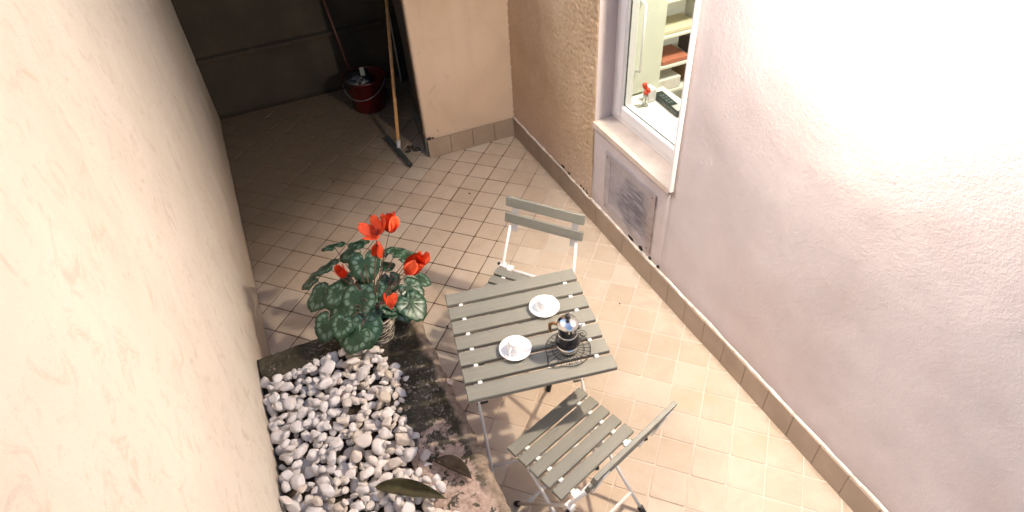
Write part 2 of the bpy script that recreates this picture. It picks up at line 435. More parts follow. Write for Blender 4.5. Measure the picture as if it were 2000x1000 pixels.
smooth_wall('plaster_over_window', WY0, WY1, WZ1, HW)
# reveal on the far jamb (a thin painted return)
obj('window_reveal', B(.0, .18, WY1-.004, WY1+.0, WZ0, WZ1), M_LILAC, wall, True)
# skirting tiles
def skirt_mesh(L_, h=.148, t=.012):
    bm = B(-t, 0, -L_/2+.0006, L_/2-.0006, 0, h, bev=.0010); finish(bm)
    me = bpy.data.meshes.new('skirting_tile'); bm.to_mesh(me); bm.free(); me.materials.append(M_SKIRT); return me
sk = skirt_mesh(.152)
rs = random.Random(9)
y = -.010
while y > -4.9:
    o = bpy.data.objects.new('skirting_tile', sk); C.objects.link(o); o.parent = wall
    o.location = (-.004-rs.uniform(0, .002), y-.076+1.2, rs.uniform(-.002, .001)); o.rotation_euler = (0, 0, rs.uniform(-.006, .006)); y -= .1525
# ragged mortar lip along the top of the skirting
def lip(y0, y1, base):
    bm = new(); n = int((y0-y1)/.008); prev = None
    for i in range(n+1):
        y = y0+(y1-y0)*i/n; a = .004+.010*abs(fbm((y, 1, 5), 7, 4)); h = .003+.010*max(0, fbm((y, 7, 2), 5, 4)+.25)
        r = [bm.verts.new(q) for q in ((-.002, y, .1485), (-.006-a, y, .1485), (-.005-a*.8, y, .150+h*.6), (-.002, y, .151+h))]
        if prev:
            for q in range(3): bm.faces.new((prev[q], prev[q+1], r[q+1], r[q]))
        prev = r
    return bm
obj('mortar_lip', lip(-.01, -1.12, 0), M_CAULK, wall, True)
obj('mortar_lip', lip(-1.14, -4.8, 0), M_CAULK, wall, True)
obj('caulk_bead', T([(-.016-.003*math.sin(q*.9), -.015-q*.03, .154+.005*fbm((q*.21, 2, 2), 1, 3)+(.006 if 20 < q < 30 else 0)) for q in range(39)], [.0035+.0018*abs(noise.noise(Vector((q*.7, 1, 1)))) for q in range(39)], 6), M_CAULK, wall, True, True)
# dark broken spots above the skirting
def crumb(x, y, z, sx, sy, sz, seed):
    bm = new(); bmesh.ops.create_icosphere(bm, subdivisions=2, radius=1)
    for v in bm.verts:
        n = 1+.5*noise.noise(v.co*1.7+Vector((seed, 0, 0))); v.co = Vector((x+v.co.x*sx*n, y+v.co.y*sy*n, z+v.co.z*sz*n))
    return bm
for i, (y, z, a, b) in enumerate(((-.78, .172, .03, .012), (-.86, .165, .022, .010), (-1.02, .168, .016, .014), (-1.06, .163, .022, .009), (-1.10, .166, .016, .024), (-1.60, .165, .028, .008), (-1.70, .168, .02, .014), (-1.79, .164, .012, .010), (-1.87, .166, .010, .012))):
    obj('broken_plaster', crumb(-.003, y, z, .006, a, b, i*3.1), M_DARK, wall, True)

# back wall block: its face, the return into the passage, a low arched hole in the return
ang = -.0314
bw = thing('pier_wall', 'pale ochre plaster wall facing the table, fading light at its top painted in, with grey skirting', 'wall', (0, 0, 0))
B0 = Vector((-.690, .0217, 0)); B1 = Vector((-.489, 1.425, 0))
def backf(u, v):
    p = Vector((0, 0, 0)).lerp(B0, u); z = .12+(HW-.12)*v
    e = min(1, 14*min(u, 1-u))
    return Vector((p.x-(.0 if u < 1 else .0), p.y-.0-(fbm((p.x, 4, z), 4, 4)*.004)*e, z))
obj('front_face', slab(40, 120, backf, (0, .06, 0)), M_PLASTER, bw, False, True)
e = (B1-B0).normalized(); nrm = Vector((-e.y, e.x, 0))      # nrm points into the passage (-x)
def rp(a, z, d=0): q = B0+e*a+nrm*d; return Vector((q.x, q.y, z))
A0, A1, ZS, ZT = .58, 1.28, .52, .86
def arch(n=14): return [(A0, .0)]+[((A0+A1)/2-(A1-A0)/2*math.cos(PI*i/n), ZS+(ZT-ZS)*math.sin(PI*i/n)) for i in range(n+1)]+[(A1, .0)]
bm = new()
def quad(bm, ps): bm.faces.new([bm.verts.new(q) for q in ps])
quad(bm, [rp(0, 0), rp(A0, 0), rp(A0, HW), rp(0, HW)]); quad(bm, [rp(A1, 0), rp(1.42, 0), rp(1.42, HW), rp(A1, HW)])
ar = arch()[1:-1]
for a, b in zip(ar, ar[1:]): quad(bm, [rp(*a), rp(*b), rp(b[0], HW), rp(a[0], HW)])
bmesh.ops.remove_doubles(bm, verts=bm.verts, dist=1e-5)
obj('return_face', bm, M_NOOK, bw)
bm = new(); af = arch()
for a, b in zip(af, af[1:]): quad(bm, [rp(*a), rp(*b), rp(*b, -.38), rp(*a, -.38)])
bm.faces.new([bm.verts.new(rp(*q, -.38)) for q in af])
bmesh.ops.remove_doubles(bm, verts=bm.verts, dist=1e-5)
obj('arched_hole', bm, M_HOLE, bw)
obj('pale_trim', T([rp(A1+.006, .0, .006), rp(A1+.006, .62, .006)], .008, 6), simple('pale_trim', (.30, .27, .21), .7), bw)
sk2 = skirt_mesh(.171)
for i in range(4):
    c_ = Vector((0, 0, 0)).lerp(B0, (i+.5)/4)
    o = bpy.data.objects.new('skirting_tile', sk2); C.objects.link(o); o.parent = bw
    o.rotation_euler = (0, 0, PI/2+ang+rs.uniform(-.004, .004)); o.location = (c_.x, c_.y-.006-rs.uniform(0, .002), rs.uniform(-.002, .001))
M_SKD = simple('dark_skirting', (.10, .10, .085), .6, vary=.35, scale=12)  # darker skirting tone on the side along the passage
for i in range(3):
    q0, q1 = .004+i*.185, .004+(i+1)*.185-.003
    bm = new(); vs = [rp(q0, 0), rp(q1, 0), rp(q1, .15), rp(q0, .15)]
    fr_ = [bm.verts.new(v+nrm*.012) for v in vs]; bk = [bm.verts.new(v) for v in vs]
    bm.faces.new(fr_)
    for a in range(4): bm.faces.new((fr_[a], fr_[(a+1) % 4], bk[(a+1) % 4], bk[a]))
    obj('skirting_tile', bm, M_SKD, bw)
# plaster blobs in the inner corner and chips at the arris
bm = new()
for i in range(26):
    z = .18+i*.055+random.uniform(-.02, .02); bmesh.ops.create_icosphere(bm, subdivisions=1, radius=random.uniform(.002, .006), matrix=Matrix.Translation((-.008+random.uniform(-.004, .002), -.004, z)) @ Matrix.Scale(2.6, 4, (0, 0, 1)))
obj('corner_mortar', bm, M_CAULK, bw)
for i, (x, z, a) in enumerate(((-.672, .158, .018), (-.645, .155, .010), (-.60, .20, .004))):
    obj('chipped_spot', crumb(x, .012, z, a, .006, a*.55, i*5.7), M_DARK, bw)

nw = thing('passage_wall', 'dim brown wall closing the dark passage behind the red bucket', 'wall', (-1.3, 1.42, 0))
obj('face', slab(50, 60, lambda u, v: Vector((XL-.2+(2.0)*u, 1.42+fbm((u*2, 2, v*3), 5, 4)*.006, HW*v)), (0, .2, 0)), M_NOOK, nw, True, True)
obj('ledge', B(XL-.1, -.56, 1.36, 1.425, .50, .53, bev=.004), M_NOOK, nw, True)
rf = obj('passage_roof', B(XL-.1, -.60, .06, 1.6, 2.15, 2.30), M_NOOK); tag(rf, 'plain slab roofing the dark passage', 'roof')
lw = thing('boundary_wall', 'plain cream plaster wall on the left behind the raised planter', 'wall', (XL, -1.5, 0))
obj('face', slab(90, 60, lambda u, v: Vector((XL+fbm((2, u*7, v*3), 3, 4)*.004, 1.5-6.5*u, 2.62*v)), (-.2, 0, 0)), M_CREAM, lw, True, True)

# ------------------------------------------------------------ window
win = thing('window', 'white plastic window with cream stone sill in the lilac wall', 'window', (.1, -1.5175, WZ0))
def wob(name, bm, m, parent=win, smooth=False):
    if parent is not win: bmesh.ops.translate(bm, verts=bm.verts, vec=-Vector(win.location)); return obj(name, bm, m, parent, False, smooth)
    return obj(name, bm, m, parent, True, smooth)
FX = .105
def ring(x0, x1, y0, y1, z0, z1, wd, bev):
    bm = new()
    box(bm, x0, x1, y0, y0+wd, z0, z1, bev); box(bm, x0, x1, y1-wd, y1, z0, z1, bev)
    box(bm, x0+.0007, x1-.0007, y0+wd-.002, y1-wd+.002, z0, z0+wd, bev); box(bm, x0+.0007, x1-.0007, y0+wd-.002, y1-wd+.002, z1-wd, z1, bev)
    return bm
fr = wob('frame', ring(FX, .175, WY0, WY1-.004, WZ0+.006, WZ1, .052, .004), M_PVC)
sa_ = wob('sash', ring(FX-.016, .165, WY0+.040, WY1-.044, WZ0+.046, WZ1-.04, .072, .009), M_PVC)
wob('gasket', ring(FX+.004, .012+FX, WY0+.110, WY1-.114, WZ0+.116, WZ1-.110, .005, 0), M_GASK, sa_)
wob('glass_pane', B(FX+.006, FX+.010, WY0+.112, WY1-.116, WZ0+.118, WZ1-.112), M_GLASS, sa_)
bm = grid(2, 30, lambda u, v: Vector((-.018+.135*u, WY0+.002+(WY1-WY0-.008)*v, WZ0+.003+.006*u)))
wob('sill', slab(2, 30, lambda u, v: Vector((-.018+.130*u, WY0+.002+(WY1-WY0-.008)*v, WZ0-.001+.006*u)), (0, 0, -.030)), M_SILL)
bm.free()
wob('edge_trim', B(-.024, -.001, WY0-.022, WY0-.002, WZ0-.012, WZ1, bev=.005), M_PVC)

# ------------------------------------------------------------ room behind the window
room = thing('indoor_room', 'pale lit room seen through the window glass', 'room', (1.2, -1.4, 0))
bm = new(); box(bm, 2.2, 2.26, -3.2, .6, 0, 2.6); box(bm, .19, 2.2, .54, .6, 0, 2.6); box(bm, .19, 2.2, -3.2, -3.14, 0, 2.6)
obj('inner_walls', bm, M_ROOMW, room, True)
obj('ceiling', B(.19, 2.26, -3.2, .6, 2.6, 2.66), M_ROOMW, room, True)
k = MT('checked_floor', .4); ch = k.n('ShaderNodeTexChecker'); ch.inputs['Scale'].default_value = 6; k.l(k.pos, ch.inputs[0])
ch.inputs[1].default_value = (.62, .55, .42, 1); ch.inputs[2].default_value = (.42, .26, .12, 1); k.col(ch.outputs[0])
obj('inner_floor', B(.19, 2.26, -3.2, .6, -.02, .0), k.m, room, True)
sh = obj('inner_shelf', B(.178, .44, -2.0, -1.16, .765, .80, bev=.004), M_COUNT); tag(sh, 'pale shelf just inside the window carrying the handset', 'shelf')
cab = thing('cabinet', 'tall greenish white cabinet with long handle behind the glass', 'cabinet', (.30, -1.12, 0))
obj('body', B(.20, .40, -1.158, -.85, 0, 2.1, bev=.005), M_CAB, cab, True)
obj('door', B(.203, .397, -1.180, -1.159, .81, 2.09, bev=.006), M_CAB, cab, True)
obj('handle', T([(.232, -1.18, 1.33), (.232, -1.215, 1.32), (.232, -1.215, .96), (.232, -1.18, .95)], .008, 8), M_PVC, cab, True, True)
shf = thing('shelf_unit', 'white shelf unit crowded with coloured boxes deep in the room', 'shelf unit', (.95, -.65, 0))
for z in (.30, .52, .70, .90, 1.12): obj('shelf_board', B(.55, 1.40, -.80, -.45, z-.02, z, bev=.003), M_ROOMW, shf, True)
for x in (.55, 1.40): obj('side_panel', B(x-.012, x+.012, -.81, -.44, 0, 1.6), M_ROOMW, shf, True)
def item(name, label, cat, b, col, rough=.5):
    return tag(obj(name, B(*b, bev=.004), simple(name+'_paint', col, rough, vary=.08)), label, cat)
item('storage_box', 'red box on the shelf unit inside the room', 'box', (.70, .90, -.79, -.60, .703, .733), (.50, .17, .10))
item('storage_box', 'flat white box under the red one on the shelf unit', 'box', (.62, .86, -.79, -.60, .523, .60), (.75, .72, .68))
item('storage_box', 'yellow box on the upper shelf inside the room', 'box', (.66, .95, -.79, -.60, .903, .93), (.68, .61, .42))
item('dark_bag', 'dark bag standing on the top shelf inside the room', 'bag', (.74, .98, -.78, -.58, 1.123, 1.27), (.03, .035, .035))
item('tan_block', 'tan wooden block on the lowest shelf inside the room', 'block', (.66, .90, -.79, -.6, .303, .37), (.35, .2, .08))
for q_, (x0, x1, z, h, col, lab) in enumerate(((.60, .66, .903, .16, (.20, .22, .24), 'slate grey book standing on the upper shelf inside the room'), (.62, .69, .703, .13, (.62, .60, .52), 'cream folder standing left of the red box on the shelf'), (.95, 1.10, .703, .10, (.12, .10, .09), 'dark tin right of the red box on the shelf'), (.97, 1.16, .903, .12, (.75, .74, .70), 'white carton right of the yellow box on the upper shelf'), (.92, 1.15, .523, .10, (.30, .18, .09), 'brown carton on the shelf below the dark tin'))):
    item(('book', 'folder', 'tin', 'carton', 'carton')[q_], lab, ('book', 'folder', 'tin', 'carton', 'carton')[q_], (x0, x1, -.78, -.60, z, z+h), col)
ph = thing('phone_handset', 'dark green black handset lying on the inner shelf', 'handset', (.335, -1.37, .80), R(-4)); ph.scale = (1.25, 1.1, 1.2)
bm = B(-.024, .024, -.115, .115, .001, .026, bev=.006); obj('body', bm, simple('handset_black', (.02, .028, .026), .35), ph)
obj('display', B(-.017, .017, -.10, -.045, .0262, .028), simple('handset_grey', (.42, .44, .42), .3), ph)
bm = new()
for i in range(4):
    for j in range(3): box(bm, -.016+j*.012, -.008+j*.012, -.02+i*.025, -.006+i*.025, .0262, .029)
obj('keypad', bm, simple('handset_keys', (.10, .13, .125), .4), ph)
wb = tag(obj('white_box', B(.255, .305, -1.285, -1.225, .801, .875, bev=.003), M_PVC), 'small white box beside the red flower inside the window', 'box')
vs = thing('bud_vase', 'small clear vase holding one red flower behind the glass', 'vase', (.225, -1.30, .80))
obj('glass', L([(0, .001), (.018, .001), (.013, .03), (.008, .055), (.011, .07), (.009, .07), (.006, .055), (.010, .03), (0, .006)], 16), M_GLASS, vs, False, True)
obj('stem', T([(0, 0, .01), (.002, 0, .07), (0, .003, .10)], .0015, 5), M_STEM, vs)
bm = new()
for i in range(6):
    bmesh.ops.create_icosphere(bm, subdivisions=1, radius=.015, matrix=Matrix.Translation((.012*math.cos(i), .012*math.sin(i), .085+.014*(i % 4))))
obj('bloom', bm, M_PETAL, vs)
# ceiling lamp of the room (lit)
cl = thing('ceiling_lamp', 'round lit ceiling lamp of the indoor room', 'lamp', (.75, -1.5, 2.6))
obj('disc', L([(0, 0), (.16, 0), (.16, -.03), (.14, -.05), (0, -.05)], 24), M_BULB, cl)
ld = bpy.data.lights.new('ceiling_lamp_light', 'AREA'); ld.shape = 'DISK'; ld.size = .3; ld.energy = 26; ld.color = (1, .97, .86)
lo = bpy.data.objects.new('light', ld); C.objects.link(lo); lo.parent = cl; lo.location = (0, 0, -.07)

# ------------------------------------------------------------ vent plate on the wall
vn = thing('wall_vent', 'scuffed grey vent plate set low in the lilac wall under the window', 'vent', (0, -1.54, .20))
V0, V1, VZ0, VZ1 = -1.785, -1.298, .195, .585
obj('back_plate', B(-.006, .004, V0, V1, VZ0, VZ1), M_VENT, vn, True)
obj('rim', ring(-.011, -.002, V0, V1, VZ0, VZ1, .055, .002), M_VENT, vn, True)
nl = 17
for i in range(nl):
    z = VZ0+.058+(VZ1-VZ0-.116)*(i+.5)/nl
    bm = B(-.0012, .0012, V0+.054, V1-.054, -.0105, .0105, mtx=Matrix.Translation((-.0055, 0, z)) @ Matrix.Rotation(R(-22), 4, 'Y'))
    obj('louvre', bm, M_VENT, vn, True)
for y in (V0+.025, V1-.025):
    for z in (VZ0+.025, VZ1-.025):
        obj('screw', L([(0, .004), (.004, .003), (.005, 0)], 8), M_GASK, vn).matrix_local = Matrix.Translation((-.0105, y+1.54, z-.20)) @ Matrix.Rotation(-PI/2, 4, 'Y')

# ------------------------------------------------------------ wall lamp (lit): throws the shadows of the table
wl = thing('wall_lamp', 'grey wall lamp with wide shade high on the lilac wall', 'lamp', (0, -2.70, 2.10))
obj('wall_plate', L([(0, .02), (.045, .02), (.05, .012), (.05, 0)], 20), M_LAMPM, wl).matrix_local = Matrix.Rotation(-PI/2, 4, 'Y')
obj('arm', T([(-.015, 0, 0), (-.06, 0, .03), (-.08, 0, .01)], .008), M_LAMPM, wl, False, True)
obj('shade', L([(0, .02), (.022, .02), (.03, .005), (.075, -.035), (.073, -.038), (.028, .0), (0, .0)], 28, (-.08, 0, 0)), M_LAMPM, wl, False, True)
obj('bulb', L([(0, 0), (.012, 0), (.02, -.02), (.02, -.035), (.012, -.045), (0, -.047)], 16, (-.08, 0, 0)), M_BULB, wl, False, True)
ll = bpy.data.lights.new('wall_lamp_light', 'POINT'); ll.energy = 76; ll.color = (1, .85, .68); ll.shadow_soft_size = .024
lo = bpy.data.objects.new('light', ll); C.objects.link(lo); lo.parent = wl; lo.location = (-.08, 0, -.08)

# ------------------------------------------------------------ planter
pl = thing('raised_planter', 'raised concrete planter with mossy crumbling rim along the left', 'planter', (-1.68, -2.9, 0))
def rim(u, v):
    x = -1.58+(XE+1.58)*u; y = PY-(2.9)*v
    ex = max(0, 1-(XE-x)/.03); ey = max(0, 1-(PY-y)/.03)
    z = PH+fbm((x, y, 1), 14, 5)*.006+fbm((x, y, 4), 60, 3)*.0025-.016*ex*ex-.016*ey*ey
    x += (fbm((4, y, 2), 11, 4)*.011+fbm((4, y, 9), 45, 2)*.003)*max(0, 1-(XE-x)/.08); y += fbm((x, 4, 2), 14, 3)*.008*max(0, 1-(PY-y)/.06)
    return Vector((x, y, z))
obj('rim', slab(52, 330, rim, (0, 0, -.06)), M_RIM, pl, True, True)
obj('far_rim', slab(50, 22, lambda u, v: Vector((XL+.005+(-1.575-XL)*u, PY-.16*v+fbm((u*.5, 3, v), 14, 3)*.006, PH-.001+fbm((u*.5, v*.2, 1), 20, 4)*.005)), (0, 0, -.06)), M_RIM, pl, True, True)
bm = new(); box(bm, -1.50, XE-.012, PY-2.9, PY-.012, 0, PH-.03); box(bm, XL+.004, -1.50, PY-.15, PY-.013, 0, PH-.031)
obj('side_wall', bm, M_CONC, pl, True)
so_ = obj('soil', slab(60, 150, lambda u, v: Vector((XL+.003+(-1.545-XL)*u, -1.90-2.7*v, .375+fbm((u*.7, v*2.7, 3), 16, 4)*.008)), (0, 0, -.2)), M_SOIL, pl, True, True)

# pebbles, one object each, dropped on one another
def pebble_mesh(i):
    rg = random.Random(50+i); bm = new(); bmesh.ops.create_icosphere(bm, subdivisions=3, radius=1)
    ax = (1, rg.uniform(.58, .92), rg.uniform(.40, .60)); off = Vector((i*7.3, i*2.1, 0))
    cut = [(Vector((rg.uniform(-1, 1), rg.uniform(-1, 1), rg.uniform(-.6, .6))).normalized(), rg.uniform(.46, .80)) for _ in range(8)]
    for v in bm.verts:
        d = v.co.copy()
        for n, h in cut:
            e_ = d.dot(n)-h
            if e_ > 0: d -= n*e_*.7
        d *= 1+.22*noise.noise(v.co*1.2+off)
        v.co = Vector((d.x*ax[0], d.y*ax[1], d.z*ax[2]))
    finish(bm, True); me = bpy.data.meshes.new('pebble'); bm.to_mesh(me); bm.free(); me.materials.append(M_PEB); return me
pmeshes = [pebble_mesh(i) for i in range(12)]
rp_ = random.Random(21)
LIM = [(-1.90, -1.560), (-1.946, -1.52), (-2.035, -1.478), (-2.166, -1.455), (-2.24, -1.475), (-2.305, -1.502), (-2.418, -1.498), (-2.49, -1.51), (-2.566, -1.507), (-2.772, -1.488), (-4.3, -1.49)]
def xlim(y):
    for (a, xa), (b, xb) in zip(LIM, LIM[1:]):
        if b <= y <= a: return xa+(xb-xa)*(y-a)/(b-a)
    return -9
placed = []
def try_place(x, y, r, overlap):
    z = .375+.30*r
    for (X, Y, Z, Rr) in placed:
        d = math.hypot(x-X, y-Y)
        if d < (r+Rr)*overlap: return None
        if d < r+Rr: z = max(z, Z+(r+Rr)*.60*math.sqrt(max(0, 1-(d/(r+Rr))**2)))
    return z
for layer, (tries, ov, zcap) in enumerate(((9000, .72, .46), (6000, .44, .458))):
    for _ in range(tries):
        y = rp_.uniform(-3.55, -1.90); x = rp_.uniform(XL+.02, -1.44); r = rp_.choice((.014, .018, .021, .024, .027, .031))*rp_.uniform(.9, 1.12)
        if x+r*.45 > xlim(y): continue
        if layer and (x > xlim(y)-.05 or rp_.random() < .2): continue
        if math.hypot(x+1.508, y+1.865) < .085+r: continue
        z = try_place(x, y, r, ov)
        if z is None or z > zcap: continue
        placed.append((x, y, z, r))
        if len(placed) > 1500: break
def pkey(q):
    iv = in_view(Vector(q[:3]), 1.0); return (0 if iv and abs(iv[1]) < .34 else 1 if iv else 2, (Vector(q[:3])-CAM).length)
placed.sort(key=pkey)
prest = new()
for i, (x, y, z, r) in enumerate(placed):
    mt = Matrix.Translation((x, y, z)) @ Matrix.Rotation(rp_.uniform(0, 2*PI), 4, 'Z') @ Matrix.Rotation(rp_.gauss(0, .35), 4, 'X') @ Matrix.Rotation(rp_.gauss(0, .35), 4, 'Y') @ Matrix.Scale(r*1.32, 4)
    if i < 300:
        o = bpy.data.objects.new('pebble', pmeshes[i % 12]); C.objects.link(o); o.matrix_world = mt
        tag(o, 'smooth white pebble among the many heaped in the planter bed', 'pebble', 'white pebbles in the planter')
    else:
        n0 = len(prest.verts); prest.from_mesh(pmeshes[i % 12]); prest.verts.ensure_lookup_table(); bmesh.ops.transform(prest, matrix=mt, verts=prest.verts[n0:])
for f_ in prest.faces: f_.smooth = True
me = bpy.data.meshes.new('pebble_bed'); prest.to_mesh(me); prest.free(); me.materials.append(M_PEB)
tag(obj('pebble_bed', me, None), 'further white pebbles filling the planter bed', 'pebbles', kind='stuff')
print('PEBBLES', len(placed), 'TILES', len(cells))
def stray(loc, r, mi, label):
    o = bpy.data.objects.new('pebble', pmeshes[mi]); C.objects.link(o); o.location = loc; o.scale = (r, r, r); o.rotation_euler = (.2, .1, loc[1]*9)
    tag(o, label, 'pebble')
stray((-1.322, -2.245, PH-.002), .019, 3, 'lone white chip lodged on the planter edge beside the table')
stray((-1.462, -2.545, PH+.010), .012, 5, 'tiny white stone alone on the flaking pink plaster of the rim')

# fallen leaves
def dead_leaf(name, label, loc, rz, ln, wd, m, arch_, roll):
    def fn(u, v):
        s = u; wv = wd/2*math.sin(PI*min(1, max(0, s))**.85)**.8*(1 if s < .98 else .2); t = (v-.5)*2
        return Vector(((s-.5)*ln, t*wv+.012*math.sin(s*3), .004+arch_*math.sin(PI*s)+abs(t)**1.6*wv*.7+.003*math.sin(s*9)))
    th = thing(name, label, 'leaf', loc, rz); th.rotation_euler = (roll, 0, rz)
    bm = slab(22, 8, fn, (0, 0, -.0012)); obj('blade', bm, m, th, False, True)
    obj('midrib', T([Vector(((s/10-.5)*ln*1.04, .012*math.sin(s/10*3), .004+arch_*math.sin(PI*s/10))) for s in range(11)], [.0012]*11, 5), m, th)
dead_leaf('fallen_leaf', 'long curled olive dead leaf lying across the white pebbles', (-1.622, -2.675, PH+.050), R(-36), .265, .058, M_DEAD1, .012, .25)
dead_leaf('fallen_leaf', 'brown dead leaf at the inner edge of the flaking rim', (-1.455, -2.640, PH+.012), R(-52), .165, .06, M_DEAD2, .010, -.3)

# ------------------------------------------------------------ cyclamen in its woven pot
PC = Vector((-1.508, -1.865, PH+.004))
pot = thing('plant_pot', 'pale woven cane pot on the far end of the planter rim', 'pot', PC)
def pr(z): return .056+.020*math.sin(min(1, z/.14)*PI*.62)
obj('liner', L([(0, .003)]+[(pr(z/100)-.004, z/100) for z in range(0, 15, 2)]+[(pr(.14)-.009, .14), (pr(.12)-.010, .12), (0, .12)], 28), M_POTIN, pot, False, True)
bm = new()
for j in range(34):
    z0 = random.uniform(.004, .125); a0 = random.uniform(0, 2*PI); sp = random.uniform(1.0, 2.2); am = random.uniform(.006, .018); ph_ = random.uniform(0, 6)
    pts = []
    for q in range(15):
        t = q/14; a = a0+sp*t; z = min(.138, max(.003, z0+am*math.sin(t*5+ph_)+(t-.5)*.012)); r = pr(z)+.0005+.0012*math.sin(t*14+ph_); pts.append((r*math.cos(a), r*math.sin(a), z))
    tube(bm, pts, .0021, 5)
obj('woven_cane', bm, M_CANE, pot, False, True)
for z in (.004, .138): obj('cane_hoop', T([((pr(z)+.001)*math.cos(2*PI*q/28), (pr(z)+.001)*math.sin(2*PI*q/28), z) for q in range(29)], .0035, 6), M_CANE, pot, False, True)
cy = thing('cyclamen', 'cyclamen with silver marbled dark leaves and scarlet flowers', 'plant', PC+Vector((0, 0, .12)))
def leaf_mesh(seed):
    rg = random.Random(seed); bm = new(); ul = bm.loops.layers.uv.new('UVMap'); NR, NA = 9, 44; rows = []
    def outline(a):          # a = 0 towards the tip; heart with a notch at a = pi
        q = abs(a)/PI
        return (.62+.40*math.exp(-(q/.22)**2)-.02+.16*math.sin(PI*min(1, q))**2)*(1-.78*max(0, (q-.86)/.14)**1.5)*(1+.03*math.sin(17*a+seed))
    for i in range(NR+1):
        t = i/NR; row = []
        for j in range(NA+1):
            a = -PI+2*PI*j/NA; r = outline(a)*t
            x, y = r*math.cos(a), r*math.sin(a)
            z = -.16*r*r+.10*abs(y)*(1-t*.3)+.035*math.sin(6*a+seed)*t*t+.02*noise.noise(Vector((x*3, y*3, seed)))
            row.append((bm.verts.new((x, y, z)), t, j/NA))
        rows.append(row)
    for i in range(NR):
        for j in range(NA):
            q = [rows[i][j], rows[i+1][j], rows[i+1][j+1], rows[i][j+1]]
            fc = bm.faces.new([a[0] for a in q])
            for lp, a in zip(fc.loops, q): lp[ul].uv = (a[1], a[2])
    bmesh.ops.remove_doubles(bm, verts=bm.verts, dist=1e-5)
    bmesh.ops.solidify(bm, geom=bm.faces[:], thickness=.005)
    for fc in bm.faces: fc.smooth = True
    me = bpy.data.meshes.new('leaf'); bm.to_mesh(me); bm.free(); me.materials.append(M_LEAF); return me
lms = [leaf_mesh(i) for i in range(5)]
crown = Vector((0, 0, .03))
def put_leaf(wp, tip, tilt, size, mi, ti=None):
    """wp world centre, tip = heading of the tip in degrees (0 = +x), tilt = how far the tip dips"""
    p = Vector(wp)-Vector(cy.location)
    o = bpy.data.objects.new('leaf', lms[mi % 5]); C.objects.link(o); o.parent = cy
    o.matrix_local = Matrix.Translation(p) @ Matrix.Rotation(R(tip), 4, 'Z') @ Matrix.Rotation(R(tilt), 4, 'Y') @ Matrix.Rotation(R(ti or 0), 4, 'X') @ Matrix.Scale(size, 4)
    mid = crown.lerp(p, .5)+Vector((0, 0, .03))
    obj('leaf_stalk', T([crown+Vector((random.uniform(-.02, .02), random.uniform(-.02, .02), -.03)), mid, p-Vector((0, 0, .004))], [.0028, .0024, .002], 6), M_STEM, cy, False, True)
LEAVES = [((-1.4739, -1.63, 0.64), -104.6, 32, 0.062, 0, 0),
          ((-1.5033, -1.4899, 0.61), 125.9, 24, 0.06, 1, -8),
          ((-1.3233, -1.5935, 0.61), 36.4, 18, 0.045, 2, 6),
          ((-1.2745, -1.6346, 0.59), -10.1, 26, 0.058, 3, -6),
          ((-1.393, -1.7268, 0.58), -93.3, 34, 0.038, 4, 0),
          ((-1.3272, -1.8052, 0.57), -47.0, 28, 0.048, 0, 5),
          ((-1.35, -1.8839, 0.555), -69.9, 30, 0.06, 1, -8),
          ((-1.3925, -1.886, 0.545), -78.6, 30, 0.045, 2, 6),
          ((-1.5489, -1.805, 0.61), -118.5, 30, 0.068, 3, 4),
          ((-1.5696, -1.9303, 0.56), -111.0, 40, 0.064, 4, -4),
          ((-1.6355, -1.8897, 0.54), -133.1, 34, 0.055, 0, 8),
          ((-1.6235, -1.8031, 0.58), -168.7, 28, 0.058, 1, -8),
          ((-1.5759, -1.6365, 0.575), 159.2, 24, 0.05, 2, 0),
          ((-1.6314, -1.5177, 0.59), 138.9, 26, 0.055, 3, 5),
          ((-1.6964, -1.667, 0.57), -172.3, 28, 0.058, 4, -6),
          ((-1.7094, -1.8088, 0.53), -135.2, 32, 0.055, 0, 0),
          ((-1.5727, -1.3734, 0.58), 99.6, 22, 0.05, 1, 4),
          ((-1.4022, -1.5179, 0.57), 64.9, 14, 0.045, 4, 0),
          ((-1.5557, -1.6803, 0.565), -124.3, 20, 0.05, 2, 0),
          ((-1.3912, -1.6022, 0.555), 36.2, 14, 0.04, 3, 0),
          ((-1.7152, -1.512, 0.54), 152.4, 30, 0.05, 2, 0),
          ((-1.4601, -1.4055, 0.575), 83.4, 18, 0.045, 3, 0),
          ((-1.4665, -1.7885, 0.62), -93.0, 22, 0.04, 0, 6),
          ((-1.6265, -1.7185, 0.6), -153.0, 20, 0.055, 4, 0),
          ((-1.2655, -1.7532, 0.545), -27.6, 24, 0.036, 3, 0),
          ((-1.4904, -1.8668, 0.575), -98.3, 36, 0.035, 1, 0)]
ru = random.Random(31)
for q in range(16):       # lower, smaller leaves that fill the clump
    a = ru.uniform(-.35, PI+.9); d = ru.uniform(.05, .15)
    LEAVES.append(((PC.x+d*math.cos(a), PC.y+d*math.sin(a), .525+ru.uniform(0, .055)), math.degrees(a)+ru.uniform(-30, 30), ru.uniform(14, 36), ru.uniform(.038, .056), q, ru.uniform(-12, 12)))
for q in LEAVES: put_leaf(q[0], q[1], q[2], q[3]*1.6, q[4], q[5])
